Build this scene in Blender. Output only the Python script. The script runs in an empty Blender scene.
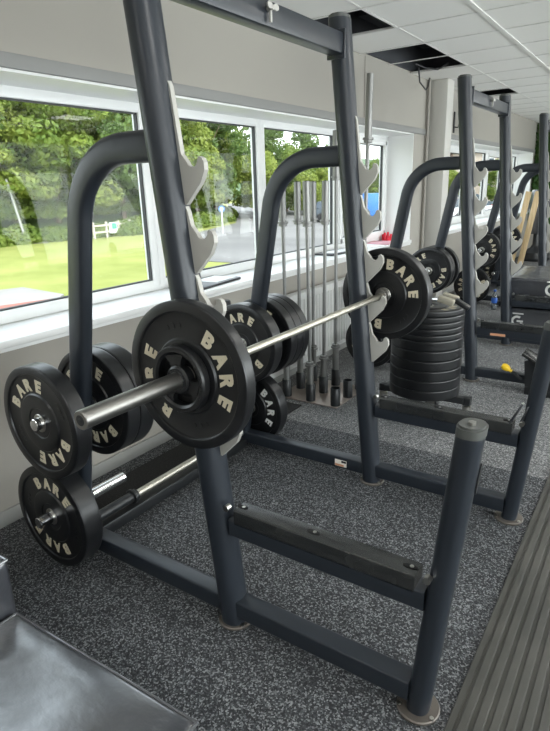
import bpy, bmesh, math, random
from mathutils import Vector, Matrix
random.seed(7)
C = bpy.context.scene.collection
PI = math.pi
W = 1.1866          # distance between the two side frames of a rack
PITCH = 3.07        # distance from rack to rack

# ------------------------------------------------------------------ materials
def lin(c):
    return tuple(((x/255)/12.92 if x/255 <= .04045 else ((x/255+.055)/1.055)**2.4) for x in c) + (1,)

def mat(name, rgb, rough=.5, metal=0, spec=.5, coat=0, coat_rough=.1):
    m = bpy.data.materials.new(name); m.use_nodes = True
    b = m.node_tree.nodes['Principled BSDF']
    b.inputs['Base Color'].default_value = lin(rgb)
    b.inputs['Roughness'].default_value = rough
    b.inputs['Metallic'].default_value = metal
    b.inputs['Specular IOR Level'].default_value = spec
    b.inputs['Coat Weight'].default_value = coat
    b.inputs['Coat Roughness'].default_value = coat_rough
    if coat >= 1: b.inputs['Coat IOR'].default_value = 2.1
    return m

def nd(m, t, **kw):
    n = m.node_tree.nodes.new(t)
    for k, v in kw.items(): setattr(n, k, v)
    return n

def vary(m, rgb1, rgb2, scale, lo=.35, hi=.65, detail=3, coords='Object', stretch=None):
    """noise-driven mix of two surface colours"""
    L = m.node_tree.links; b = m.node_tree.nodes['Principled BSDF']
    tc = nd(m, 'ShaderNodeTexCoord'); nz = nd(m, 'ShaderNodeTexNoise')
    nz.inputs['Scale'].default_value = scale; nz.inputs['Detail'].default_value = detail
    src = tc.outputs[coords]
    if stretch:
        mp = nd(m, 'ShaderNodeMapping'); mp.inputs['Scale'].default_value = stretch
        L.new(src, mp.inputs['Vector']); src = mp.outputs[0]
    L.new(src, nz.inputs['Vector'])
    r = nd(m, 'ShaderNodeValToRGB')
    r.color_ramp.elements[0].position = lo; r.color_ramp.elements[0].color = lin(rgb1)
    r.color_ramp.elements[1].position = hi; r.color_ramp.elements[1].color = lin(rgb2)
    L.new(nz.outputs['Fac'], r.inputs['Fac']); L.new(r.outputs['Color'], b.inputs['Base Color'])
    return nz, r

def bump(m, scale, strength, dist=.01, detail=3, coords='Object', stretch=None):
    L = m.node_tree.links; b = m.node_tree.nodes['Principled BSDF']
    tc = nd(m, 'ShaderNodeTexCoord'); nz = nd(m, 'ShaderNodeTexNoise'); bp = nd(m, 'ShaderNodeBump')
    nz.inputs['Scale'].default_value = scale; nz.inputs['Detail'].default_value = detail
    bp.inputs['Strength'].default_value = strength; bp.inputs['Distance'].default_value = dist
    src = tc.outputs[coords]
    if stretch:
        mp = nd(m, 'ShaderNodeMapping'); mp.inputs['Scale'].default_value = stretch
        L.new(src, mp.inputs['Vector']); src = mp.outputs[0]
    L.new(src, nz.inputs['Vector'])
    L.new(nz.outputs['Fac'], bp.inputs['Height']); L.new(bp.outputs['Normal'], b.inputs['Normal'])

M = {}
M['tube'] = mat('slate_powder_coat', (37, 42, 49), .34, 0, .5)
bump(M['tube'], 400, .05, .001)
M['slot'] = mat('slot_black', (8, 8, 8), .8)
M['rail'] = mat('black_rubber_rail', (40, 42, 43), .27, 0, .8)
vary(M['rail'], (36, 38, 39), (54, 55, 54), 9, .4, .75)
M['cap'] = mat('grey_end_cap', (82, 84, 82), .45)
M['rubber'] = mat('black_rubber', (22, 24, 26), .32)
vary(M['rubber'], (20, 21, 23), (27, 28, 30), 14, .4, .7)
bump(M['rubber'], 220, .08, .001)
M['letter'] = mat('cream_letter', (206, 196, 172), .6)
M['white_letter'] = mat('white_letter', (236, 236, 232), .6)
M['steel'] = mat('steel', (190, 188, 182), .28, 1)
M['sleeve'] = mat('brushed_steel', (150, 148, 144), .36, 1)
bump(M['sleeve'], 60, .08, .001, 2, 'Object', (14, 14, .4))
M['shaft'] = mat('worn_steel_shaft', (196, 192, 180), .42, 1)
M['bar_white'] = mat('satin_steel', (138, 138, 136), .48, .9)
M['chrome'] = mat('chrome', (225, 225, 225), .12, 1)
M['black_steel'] = mat('black_steel', (34, 36, 38), .35)
M['hook'] = mat('hook_grey', (176, 174, 168), .5, .1)
M['brass'] = mat('brass_ring', (190, 150, 90), .35, 1)
M['foot'] = mat('worn_foot_plate', (110, 104, 98), .4, .6)
M['wall'] = mat('grey_wall_paint', (160, 156, 148), .7); bump(M['wall'], 60, .06, .002)
M['column'] = mat('pale_column_paint', (196, 194, 188), .6)
M['pelmet'] = mat('grey_pelmet', (138, 138, 136), .6)
M['white'] = mat('white_upvc', (232, 233, 232), .35)
M['seal'] = mat('dark_seal', (60, 62, 64), .6)
M['skirt'] = mat('skirting_paint', (150, 150, 146), .5)
M['ceil'] = mat('ceiling_tile', (238, 237, 233), .85); bump(M['ceil'], 120, .15, .002)
M['tbar'] = mat('ceiling_bar', (228, 227, 223), .4)
M['void'] = mat('void_dark', (60, 62, 66), .9)
M['rad'] = mat('radiator_enamel', (205, 206, 204), .4)
M['mat_rib'] = mat('ribbed_rubber', (62, 62, 58), .5); vary(M['mat_rib'], (56, 56, 52), (72, 71, 66), 6, .35, .7)
M['black_mat'] = mat('black_matting', (30, 30, 31), .85); vary(M['black_mat'], (18, 18, 19), (52, 52, 53), 120, .45, .8)
M['vinyl'] = mat('black_vinyl', (52, 54, 60), .34, 0, .8, 1, .22); bump(M['vinyl'], 8, .5, .03, 4, 'Object', (1, 1.6, 1))
M['logo'] = mat('logo_white', (225, 225, 222), .5)
M['plate_steel'] = mat('holder_base_steel', (176, 164, 156), .3, .7)
M['glove'] = mat('grip_rubber', (150, 145, 130), .5)
M['yellow'] = mat('yellow_knob', (246, 205, 40), .4)
M['sticker'] = mat('sticker', (235, 228, 218), .5)
M['sticker_o'] = mat('sticker_orange', (206, 150, 116), .5)
M['paper'] = mat('paper', (235, 236, 236), .7)
M['red'] = mat('red_cloth', (214, 40, 60), .6)
M['pink'] = mat('pink_print', (214, 160, 170), .6)
M['tray'] = mat('black_tray', (40, 42, 46), .4)
M['ply'] = mat('plywood', (196, 172, 132), .55); vary(M['ply'], (184, 158, 116), (204, 180, 142), 5, .35, .65, 3, 'Object', (8, 8, .6))
M['cable'] = mat('cable', (40, 40, 42), .5)
M['label_blue'] = mat('bottle_label', (60, 110, 200), .4)

def carpet(name, c0, c1, c2, grain):
    m = mat(name, c1, .95, 0, .15)
    L = m.node_tree.links; b = m.node_tree.nodes['Principled BSDF']
    tc = nd(m, 'ShaderNodeTexCoord'); n1 = nd(m, 'ShaderNodeTexVoronoi'); n2 = nd(m, 'ShaderNodeTexNoise')
    n1.inputs['Scale'].default_value = grain; n1.inputs['Randomness'].default_value = 1
    n2.inputs['Scale'].default_value = 1.6; n2.inputs['Detail'].default_value = 3
    L.new(tc.outputs['Object'], n1.inputs['Vector']); L.new(tc.outputs['Object'], n2.inputs['Vector'])
    r = nd(m, 'ShaderNodeValToRGB'); e = r.color_ramp.elements
    e[0].position = .25; e[0].color = lin(c0); e[1].position = .98; e[1].color = lin(c2)
    k = e.new(.66); k.color = lin(c1)
    sp = nd(m, 'ShaderNodeSeparateColor'); L.new(n1.outputs['Color'], sp.inputs[0]); L.new(sp.outputs[0], r.inputs['Fac'])
    mx = nd(m, 'ShaderNodeMix', data_type='RGBA', blend_type='MULTIPLY'); mx.inputs['Factor'].default_value = .35
    r2 = nd(m, 'ShaderNodeValToRGB'); r2.color_ramp.elements[0].position = .35; r2.color_ramp.elements[1].position = .65
    r2.color_ramp.elements[0].color = (.55, .55, .55, 1)
    L.new(n2.outputs['Fac'], r2.inputs['Fac'])
    L.new(r.outputs['Color'], mx.inputs[6]); L.new(r2.outputs['Color'], mx.inputs[7]); L.new(mx.outputs[2], b.inputs['Base Color'])
    bp = nd(m, 'ShaderNodeBump'); bp.inputs['Strength'].default_value = .5; bp.inputs['Distance'].default_value = .004
    L.new(n1.outputs['Distance'], bp.inputs['Height']); L.new(bp.outputs['Normal'], b.inputs['Normal'])
    return m
M['carpet'] = carpet('charcoal_carpet', (52, 53, 55), (78, 80, 83), (140, 142, 144), 200)
M['carpet2'] = carpet('grey_carpet', (88, 89, 90), (118, 119, 120), (172, 172, 172), 170)

def glass():
    m = bpy.data.materials.new('window_glass'); m.use_nodes = True
    nt = m.node_tree; nt.nodes.clear(); L = nt.links
    o = nt.nodes.new('ShaderNodeOutputMaterial'); mx = nt.nodes.new('ShaderNodeMixShader')
    t = nt.nodes.new('ShaderNodeBsdfTransparent'); g = nt.nodes.new('ShaderNodeBsdfGlossy'); f = nt.nodes.new('ShaderNodeLayerWeight')
    pw = nt.nodes.new('ShaderNodeMath'); pw.operation = 'POWER'; pw.inputs[1].default_value = 4
    ma = nt.nodes.new('ShaderNodeMath'); ma.operation = 'MULTIPLY_ADD'; ma.inputs[1].default_value = .35; ma.inputs[2].default_value = .012
    g.inputs['Roughness'].default_value = .02; L.new(f.outputs['Facing'], pw.inputs[0]); L.new(pw.outputs[0], ma.inputs[0])
    t.inputs['Color'].default_value = (.97, .985, .975, 1)
    L.new(ma.outputs[0], mx.inputs[0]); L.new(t.outputs[0], mx.inputs[1]); L.new(g.outputs[0], mx.inputs[2]); L.new(mx.outputs[0], o.inputs[0])
    return m
M['glass'] = glass()
M['clear'] = mat('clear_plastic', (225, 235, 240), .1); M['clear'].node_tree.nodes['Principled BSDF'].inputs['Transmission Weight'].default_value = .85

def emis(name, rgb, s):
    m = bpy.data.materials.new(name); m.use_nodes = True
    b = m.node_tree.nodes['Principled BSDF']
    b.inputs['Base Color'].default_value = (.9, .9, .9, 1)
    b.inputs['Emission Color'].default_value = rgb + (1,); b.inputs['Emission Strength'].default_value = s
    return m
LED = 10.0
M['led'] = emis('led_diffuser', (1, .97, .92), LED)

# exterior
M['grass'] = mat('lawn_grass', (108, 120, 50), .9, 0, .2); vary(M['grass'], (114, 122, 60), (142, 145, 82), .5, .3, .7, 8)
M['asphalt'] = mat('asphalt', (104, 102, 100), .9); vary(M['asphalt'], (96, 94, 93), (116, 114, 112), .35, .3, .7, 6, 'Object', (.3, 1, 1))
M['paving'] = mat('pale_paving', (134, 130, 126), .9); vary(M['paving'], (122, 118, 114), (146, 143, 140), .6, .3, .7, 6)
M['curb'] = mat('red_curb', (140, 92, 82), .9)
M['bark'] = mat('bark', (120, 104, 84), .9)
def leafmat(name, a, b2):
    m = mat(name, a, .6, 0, .3)
    vary(m, a, b2, 1.1, .35, .65, 4)
    b = m.node_tree.nodes['Principled BSDF']; L = m.node_tree.links
    tr = nd(m, 'ShaderNodeBsdfTranslucent'); mx = nd(m, 'ShaderNodeMixShader'); mx.inputs[0].default_value = .45
    L.new(b.inputs['Base Color'].links[0].from_socket, tr.inputs['Color'])
    L.new(b.outputs[0], mx.inputs[1]); L.new(tr.outputs[0], mx.inputs[2])
    L.new(mx.outputs[0], m.node_tree.nodes['Material Output'].inputs['Surface'])
    return m
M['leaf_a'] = leafmat('leaf_mid', (98, 122, 52), (138, 154, 72))
M['leaf_b'] = leafmat('leaf_light', (116, 136, 58), (158, 168, 84))
M['leaf_c'] = leafmat('leaf_dark', (86, 110, 58), (118, 140, 76))
M['timber'] = mat('fence_timber', (190, 180, 166), .8)
M['sign'] = mat('notice_board', (225, 235, 232), .6)
M['sign_g'] = mat('notice_green', (70, 160, 130), .6)
M['sign_b'] = mat('sign_blue', (60, 120, 200), .5)
M['galv'] = mat('galvanised', (205, 208, 210), .5, .3)
M['pole'] = mat('weathered_pole', (150, 150, 146), .7)
M['brick'] = mat('red_brick', (178, 110, 88), .9)
bk = nd(M['brick'], 'ShaderNodeTexBrick'); bk.inputs['Color1'].default_value = lin((186, 112, 88)); bk.inputs['Color2'].default_value = lin((164, 94, 74)); bk.inputs['Mortar'].default_value = lin((190, 176, 162)); bk.inputs['Scale'].default_value = 3
M['brick'].node_tree.links.new(bk.outputs['Color'], M['brick'].node_tree.nodes['Principled BSDF'].inputs['Base Color'])
M['roof'] = mat('roof_tile', (132, 108, 100), .8)
M['dkglass'] = mat('dark_pane', (60, 70, 80), .1)
M['car_d'] = mat('car_dark', (60, 70, 78), .25); M['car_w'] = mat('car_white', (225, 226, 228), .25); M['car_r'] = mat('car_red', (190, 50, 50), .25)
M['hillm'] = mat('hill_green', (96, 116, 96), .95); vary(M['hillm'], (88, 108, 86), (108, 124, 104), .12, .3, .7, 6)
M['ivy'] = leafmat('ivy_leaf', (40, 70, 40), (92, 132, 62))

# ------------------------------------------------------------------ mesh builder
class MB:
    def __init__(s): s.bm = bmesh.new()
    def box(s, x0, x1, y0, y1, z0, z1, bev=0, seg=2):
        mtx = Matrix.Translation(((x0+x1)/2, (y0+y1)/2, (z0+z1)/2)) @ Matrix.Diagonal((abs(x1-x0), abs(y1-y0), abs(z1-z0), 1))
        r = bmesh.ops.create_cube(s.bm, size=1, matrix=mtx)
        if bev:
            es = list({e for v in r['verts'] for e in v.link_edges})
            bmesh.ops.bevel(s.bm, geom=es, offset=bev, segments=seg, affect='EDGES', profile=.5)
        return s
    def obox(s, mtx, sx, sy, sz, bev=0):
        r = bmesh.ops.create_cube(s.bm, size=1, matrix=mtx @ Matrix.Diagonal((sx, sy, sz, 1)))
        if bev:
            es = list({e for v in r['verts'] for e in v.link_edges})
            bmesh.ops.bevel(s.bm, geom=es, offset=bev, segments=2, affect='EDGES', profile=.5)
        return s
    def loft(s, rings, caps=True):
        vs = [[s.bm.verts.new(q) for q in r] for r in rings]
        n = len(vs[0])
        for a, b in zip(vs[:-1], vs[1:]):
            for i in range(n):
                s.bm.faces.new((a[i], a[(i+1) % n], b[(i+1) % n], b[i]))
        if caps:
            s.bm.faces.new(list(reversed(vs[0]))); s.bm.faces.new(vs[-1])
        return s
    def tube(s, p0, p1, r, r1=None, seg=24, bev=0):
        p0, p1 = Vector(p0), Vector(p1); d = (p1-p0).normalized()
        a = d.orthogonal().normalized(); b = d.cross(a)
        r1 = r if r1 is None else r1
        st = [(p0, r), (p1, r1)]
        if bev: st = [(p0, r-bev), (p0+d*bev, r), (p1-d*bev, r1), (p1, r1-bev)]
        s.loft([[p + (a*math.cos(2*PI*i/seg)+b*math.sin(2*PI*i/seg))*q for i in range(seg)] for p, q in st])
        return s
    def oval(s, p0, p1, rx, ry, e=2.4, seg=32):
        """post of oval section; section axes along world X and Y"""
        def ring(p, k=1):
            out = []
            for i in range(seg):
                t = 2*PI*i/seg; c, q = math.cos(t), math.sin(t)
                out.append(Vector(p) + Vector((rx*k*math.copysign(abs(c)**(2/e), c), ry*k*math.copysign(abs(q)**(2/e), q), 0)))
            return out
        s.loft([ring(p0), ring(p1)]); return s
    def path(s, pts, r, seg=8):
        pts = [Vector(q) for q in pts]; rings = []; prev = None
        for i, q in enumerate(pts):
            d = (pts[min(i+1, len(pts)-1)]-pts[max(i-1, 0)]).normalized()
            a = d.orthogonal().normalized() if prev is None else (prev - d*prev.dot(d)).normalized()
            prev = a; b = d.cross(a)
            rings.append([q+(a*math.cos(2*PI*k/seg)+b*math.sin(2*PI*k/seg))*r for k in range(seg)])
        s.loft(rings); return s
    def sweep_xz(s, pts, hw, hd, ch=.012, y=0):
        """rounded rectangular tube along a path lying in the X-Z plane: hw half width in plane, hd half depth along Y"""
        pts = [Vector((q[0], y, q[1])) for q in pts]; rings = []
        sec = []
        for (sx, sy) in ((1, 1), (-1, 1), (-1, -1), (1, -1)):
            for k in range(4):
                t = {(1, 1): 0, (-1, 1): PI/2, (-1, -1): PI, (1, -1): 1.5*PI}[(sx, sy)] + k*PI/6
                sec.append((sx*(hw-ch)+ch*math.cos(t), sy*(hd-ch)+ch*math.sin(t)))
        for i, q in enumerate(pts):
            d0 = (pts[i]-pts[i-1]).normalized() if i else (pts[1]-pts[0]).normalized()
            d1 = (pts[i+1]-pts[i]).normalized() if i < len(pts)-1 else d0
            d = (d0+d1).normalized(); n = Vector((-d.z, 0, d.x)); k = 1/max(.5, d.dot(d0))
            rings.append([q + n*u*k + Vector((0, v, 0)) for u, v in sec])
        s.loft(rings); return s
    def lathe(s, prof, mtx=Matrix(), seg=48, close=False):
        """profile of (radius, height) turned about the local Z of mtx"""
        rings = [[mtx @ Vector((r*math.cos(2*PI*i/seg), r*math.sin(2*PI*i/seg), h)) for i in range(seg)] for r, h in prof]
        if close: rings.append(rings[0])
        vs = [[s.bm.verts.new(q) for q in r] for r in rings]
        for a, b in zip(vs[:-1], vs[1:]):
            for i in range(seg): s.bm.faces.new((a[i], a[(i+1) % seg], b[(i+1) % seg], b[i]))
        if not close:
            for r in (vs[0], vs[-1]):
                try: s.bm.faces.new(r)
                except ValueError: pass
        return s
    def prism(s, pts, fn, d0, d1):
        """flat outline pts extruded between depths d0, d1; fn(u, v, d) -> point"""
        a = [s.bm.verts.new(fn(u, v, d0)) for u, v in pts]; b = [s.bm.verts.new(fn(u, v, d1)) for u, v in pts]
        n = len(pts)
        for i in range(n): s.bm.faces.new((a[i], a[(i+1) % n], b[(i+1) % n], b[i]))
        s.bm.faces.new(a); s.bm.faces.new(list(reversed(b))); return s
    def mesh(s, name, m, smooth=35):
        bmesh.ops.remove_doubles(s.bm, verts=s.bm.verts, dist=1e-6)
        bmesh.ops.recalc_face_normals(s.bm, faces=s.bm.faces)
        me = bpy.data.meshes.new(name); s.bm.to_mesh(me); s.bm.free()
        if smooth:
            me.polygons.foreach_set('use_smooth', [True]*len(me.polygons)); me.set_sharp_from_angle(angle=math.radians(smooth))
        me.materials.append(m); return me
    def obj(s, name, m, parent=None, smooth=35):
        o = bpy.data.objects.new(name, s.mesh(name, m, smooth)); C.objects.link(o)
        if parent: o.parent = parent
        return o

def tag(o, label=None, cat=None, group=None, kind=None):
    for k, v in (('label', label), ('category', cat), ('group', group), ('kind', kind)):
        if v: o[k] = v
    return o
def thing(name, label, cat, loc=(0, 0, 0), rot=(0, 0, 0), group=None):
    o = bpy.data.objects.new(name, None); C.objects.link(o); o.empty_display_size = .1
    o.location = loc; o.rotation_euler = rot
    return tag(o, label, cat, group)
def struct(o, label=None): return tag(o, label, None, None, 'structure')
def dup(root, loc, rot=None, label=None, group=None):
    r = root.copy(); C.objects.link(r); r.location = loc
    if rot is not None: r.rotation_euler = rot
    if label: r['label'] = label
    if group: r['group'] = group
    for ch in list(root.children):
        c = ch.copy(); C.objects.link(c); c.parent = r
        for g in list(ch.children):
            d = g.copy(); C.objects.link(d); d.parent = c
    return r

# ------------------------------------------------------------------ camera
cam = bpy.data.cameras.new('camera'); co = bpy.data.objects.new('camera', cam); C.objects.link(co)
r_, u_, f_ = Vector((.82946171, .55772959, -.03051193)), Vector((-.14467272, .26727847, .95269724)), Vector((-.53950262, .78581163, -.30238551))
co.matrix_world = Matrix(((r_.x, u_.x, -f_.x, 1.09785), (r_.y, u_.y, -f_.y, -1.29389), (r_.z, u_.z, -f_.z, 1.50848), (0, 0, 0, 1)))
cam.sensor_fit = 'VERTICAL'; cam.sensor_height = 24; cam.lens = 560.16*24/731; cam.clip_start = .03; cam.clip_end = 500
bpy.context.scene.camera = co

# ------------------------------------------------------------------ room shell
XW, YF, YB, XR, ZC = -1.325, 12.0, -5.0, 4.8, 2.6
GZ = -.8
o1 = (-1.16, 5.08); o2 = (5.78, 11.8)          # the two window openings
struct(MB().box(XW-.4, XR+.2, YB-.2, 1.665, -.2, 0).obj('floor', M['carpet'], None, 0))
struct(MB().box(XW-.4, XR+.2, 1.665, YF+.2, -.2, 0).obj('floor.001', M['carpet2'], None, 0))
w = MB()
w.box(XW-.4, XW, YB-.2, YF+.2, 0, .83)
w.box(XW-.4, XW, YB-.2, YF+.2, 2.03, 3.2)
for a, b in ((YB-.2, o1[0]), (o1[1], o2[0]), (o2[1], YF+.2)): w.box(XW-.4, XW, a, b, .83, 2.03)
struct(w.obj('wall_left', M['wall'], None, 0))
struct(MB().box(XW-.4, XR+.2, YF, YF+.2, 0, 3.2).obj('wall_far', M['wall'], None, 0))
struct(MB().box(XW-.4, XR+.2, YB-.2, YB, 0, 3.2).obj('wall_back', M['wall'], None, 0))
w = MB()
ops = [(-4.6, -.9), (-.5, 3.4), (3.8, 7.7), (8.1, 11.6)]  # unseen glazing, made wide and tall to raise the room's ambient light
w.box(XR, XR+.3, YB-.2, YF+.2, 0, .2); w.box(XR, XR+.3, YB-.2, YF+.2, 2.45, 3.2)
e = YB-.2
for a, b in ops: w.box(XR, XR+.3, e, a, .2, 2.45); e = b
w.box(XR, XR+.3, e, YF+.2, .2, 2.45)
struct(w.obj('wall_right', M['wall'], None, 0))
struct(MB().box(XW-.4, XR+.3, YB-.2, YF+.2, 3.2, 3.4).obj('roof_slab', M['void'], None, 0))
# suspended ceiling: 600 mm tiles, some missing beside the window wall
gx = [XW, -.735] + [-.735+.6*i for i in range(1, 10)] + [XR]
gy = [YB] + [2.5-.6*i for i in range(12, 0, -1)] + [2.5+.6*i for i in range(0, 16)] + [YF]
missing = {(0, 2.5), (0, 3.7), (0, 4.3), (0, 6.7)}
lights = {(4, -.5), (4, 1.9), (4, 4.3), (4, 6.7), (4, 9.1), (7, -2.9), (7, -.5), (7, 1.9), (7, 4.3), (7, 6.7), (4, -2.9), (1, -2.9)}  # unseen glowing panels, added for interior fill and highlights from above
t = MB(); bars = MB()
def inset(mset, i, y): return any(a == i and abs(b-y) < .05 for a, b in mset)
for i in range(len(gx)-1):
    for j in range(len(gy)-1):
        if inset(missing, i, gy[j]) or inset(lights, i, gy[j]): continue
        if gy[j+1]-gy[j] < .02 or gx[i+1]-gx[i] < .02: continue
        t.box(gx[i]+.006, gx[i+1]-.006, gy[j]+.006, gy[j+1]-.006, ZC+.002, ZC+.018, .003, 1)
struct(t.obj('ceiling', M['ceil'], None, 0))
for n, x in enumerate(gx[1:-1]): bars.box(x-(.016 if n == 1 else .010), x+(.016 if n == 1 else .010), YB, YF, ZC-(.006 if n == 1 else .002), ZC+.001)
for y in gy[1:-1]: bars.box(XW, XR, y-.012, y+.012, ZC-.003, ZC+.0005)
struct(bars.obj('trim_1', M['tbar'], None, 0))
d = MB()
for y in (2.8, 4.05, 4.6, 6.95): d.box(XW+.05, XW+.13, y-.5, y+.5, ZC+.25, ZC+.4)
d.box(XW+.3, XW+.38, YB, YF, ZC+.3, ZC+.36)
struct(d.obj('ceiling_void_duct', M['void'], None, 0))
struct(MB().box(XW-.02, XR, YB, YF, 3.12, 3.18).obj('ceiling.001', M['void'], None, 0))
struct(MB().box(XW, XW+.02, YB, YF, ZC+.02, 3.12).obj('wall_left.001', M['void'], None, 0))
k = 0
lp = None
for (i, y) in sorted(lights):
    j = min(range(len(gy)-1), key=lambda q: abs(gy[q]-y)); x0, x1, y0, y1 = gx[i], gx[i+1], gy[j], gy[j+1]
    p = thing('ceiling_light', 'square white flush ceiling panel light in the tile grid', 'ceiling light', ((x0+x1)/2, (y0+y1)/2, ZC), (0, 0, 0), 'ceiling panel lights')
    if lp is None:
        f = MB(); a = .294
        for sx in (-1, 1): f.box(sx*a-.014, sx*a+.014, -a-.014, a+.014, -.006, .03); f.box(-a-.014, a+.014, sx*a-.014, sx*a+.014, -.006, .03)
        fo = f.obj('frame', M['white'], p); do = MB().box(-.28, .28, -.28, .28, .004, .02).obj('diffuser', M['led'], p, 0); lp = p
    else:
        for ch in lp.children:
            c = ch.copy(); C.objects.link(c); c.parent = p
# trims on the window wall
struct(MB().box(XW, XW+.018, YB, o1[1]+.36, 2.03, 2.09, .004).obj('trim_2', M['pelmet'], None))
struct(MB().box(XW, XW+.018, 5.72, YF, 2.03, 2.09, .004).obj('trim_3', M['pelmet'], None))
for n, (a, b) in enumerate((o1, o2)):
    s = MB().box(-1.66, XW+.025, a, b, .848, .884, .006); s.box(-1.66, XW+.012, a, b, .83, .85)
    struct(s.obj('window_sill' + ('' if n == 0 else '.001'), M['white'], None))
    rv = MB(); rv.box(-1.7, XW-.002, a, a+.012, .884, 2.03); rv.box(-1.7, XW-.002, b-.012, b, .884, 2.03); rv.box(-1.7, XW-.002, a, b, 2.018, 2.031)
    struct(rv.obj('window_reveal' + ('' if n == 0 else '.001'), M['white'], None, 0))
struct(MB().box(XW, XW+.016, YB, YF, 0, .078, .004).obj('baseboard_left', M['skirt'], None))
# window units: white frames with dark seals, one pane each
def window(n, y0, y1, sash=False):
    f = MB(); a = .055; X0, X1 = -1.69, -1.625; z0, z1 = .884, 2.02
    f.box(X0, X1, y0, y0+a, z0, z1, .006); f.box(X0, X1, y1-a, y1, z0, z1, .006)
    f.box(X0+.002, X1-.002, y0+.02, y1-.02, z0+.001, z0+a+.012, .004); f.box(X0+.002, X1-.002, y0+.02, y1-.02, z1-a, z1-.001, .004)
    if sash:
        b = a+.045
        f.box(X0+.01, X1+.018, y0+a-.01, y0+b, z0+a, z1-a, .005); f.box(X0+.01, X1+.018, y1-b, y1-a+.01, z0+a, z1-a, .005)
        f.box(X0+.01, X1+.018, y0+a, y1-a, z0+a, z0+b+.01, .005); f.box(X0+.01, X1+.018, y0+a, y1-a, z1-b, z1-a+.01, .005)
    else: b = a
    fo = struct(f.obj('window_%d' % n, M['white'], None))
    g = MB().box(-1.662, -1.654, y0+b-.004, y1-b+.004, z0+b, z1-b+.004).obj('pane', M['glass'], fo, 0)
    q = MB(); c = .008
    for (ya, yb, za, zb) in ((y0+b-.001, y0+b+c, z0+b, z1-b), (y1-b-c, y1-b+.001, z0+b, z1-b), (y0+b, y1-b, z0+b+.009, z0+b+.012+c), (y0+b, y1-b, z1-b-c, z1-b+.001)): q.box(-1.665, -1.640, ya, yb, za, zb)
    q.obj('seal', M['seal'], fo, 0)
ys = [-1.15, .115, 1.36, 2.575, 3.84, 5.07]
for i in range(5): window(i+1, ys[i], ys[i+1], i == 4)
ys2 = [5.79+i*(11.79-5.79)/5 for i in range(6)]
for i in range(5): window(i+6, ys2[i], ys2[i+1], i % 2 == 1)
for i, (a, b) in enumerate(ops):
    f = MB()
    for y in (a, (a+b)/2-.03, b-.06): f.box(XR+.12, XR+.2, y, y+.06, .2, 2.45)
    f.box(XR+.12, XR+.2, a, b, .2, .27); f.box(XR+.12, XR+.2, a, b, 2.38, 2.45)
    fo = struct(f.obj('window_%d' % (11+i), M['white'], None))
    MB().box(XR+.155, XR+.163, a, b, .2, 2.45).obj('pane', M['glass'], fo, 0)
# column, pipe and seam between the two openings
struct(MB().box(XW, -1.1, 5.46, 5.68, 0, ZC, .008).obj('column', M['column'], None))
struct(MB().tube((XW+.03, 5.415, .1), (XW+.03, 5.415, ZC), .016).obj('trim_4', M['wall'], None))
struct(MB().box(XW, XW+.008, 3.8, 3.83, 2.09, ZC).obj('trim_5', M['wall'], None))

# ------------------------------------------------------------------ bumper plates
_fc = {}
def glyph(ch):
    if ch in _fc: return _fc[ch]
    cu = bpy.data.curves.new('glyph', 'FONT'); cu.body = ch; cu.size = 1; cu.offset = .052; cu.extrude = .02; cu.resolution_u = 3; cu.align_x = 'CENTER'
    o = bpy.data.objects.new('glyph', cu); C.objects.link(o); bpy.context.view_layer.update()
    me = bpy.data.meshes.new_from_object(o.evaluated_get(bpy.context.evaluated_depsgraph_get()))
    vs = [v.co.copy() for v in me.vertices]; fs = [tuple(p.vertices) for p in me.polygons]
    bpy.data.objects.remove(o); bpy.data.curves.remove(cu)
    h = max(v.y for v in vs)-min(v.y for v in vs); b0 = min(v.y for v in vs); cx = (max(v.x for v in vs)+min(v.x for v in vs))/2
    _fc[ch] = ([((v.x-cx)/h, (v.y-b0)/h, v.z) for v in vs], fs); return _fc[ch]
def lettering(face_y, base, R=.126, h=.049, pitch=.43, lift=.0012, wd=1.05):
    mb = MB()
    if True:
        for k, ch in enumerate('BARE'):
            vs, fs = glyph(ch); phi0 = base + (1.5-k)*pitch
            new = []
            for gx_, gy_, gz_ in vs:
                rr = R + gy_*h; phi = phi0 - gx_*h*wd/(R+h/2)
                new.append(mb.bm.verts.new((rr*math.cos(phi), face_y - (lift if gz_ > 0 else -.002), rr*math.sin(phi))))
            for f in fs:
                try: mb.bm.faces.new([new[i] for i in f])
                except ValueError: pass
    return mb
def plate_parts(root, t, lm='letter'):
    h = t/2; rx = Matrix.Rotation(PI/2, 4, 'X')     # local z -> -y : front faces -Y
    p = [(.0300, -h+.004), (.105, -h+.004), (.11, -h+.010), (.188, -h+.010), (.195, -h+.001), (.2195, -h), (.2235, -h+.002), (.225, -h+.008), (.225, -h+.012),
         (.225, h-.010), (.225, h-.006), (.2235, h-.002), (.2195, h), (.1955, h), (.1935, h-.0012), (.1915, h-.0068), (.188, h-.008), (.121, h-.008), (.117, h-.0075), (.112, h-.002), (.107, h-.001), (.062, h-.003), (.058, h-.006), (.0300, h-.006)]
    b = MB().lathe(p, rx, 72, True).obj('body', M['rubber'], root, 30)
    hub = MB().lathe([(.0256, -h+.003), (.036, -h+.003), (.036, h-.0045), (.034, h-.003), (.0256, h-.003)], rx, 32, True).obj('hub_ring', M['steel'], root)
    for base in (0, PI): lettering(-h+.008, base).obj('lettering', M[lm], root, 0)
    # two raised weight dots between the words
    for a in (PI/2, -PI/2):
        q = MB()
        for k in (-1, 0, 1):
            an = a+k*.16; c = Vector((.153*math.cos(an), -h+.008, .153*math.sin(an)))
            q.tube(c+Vector((0, .002, 0)), c-Vector((0, .0015, 0)), .009, seg=14)
        q.obj('moulded_mark', M['rubber'], root)
    return root
_pr = {}
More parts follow.
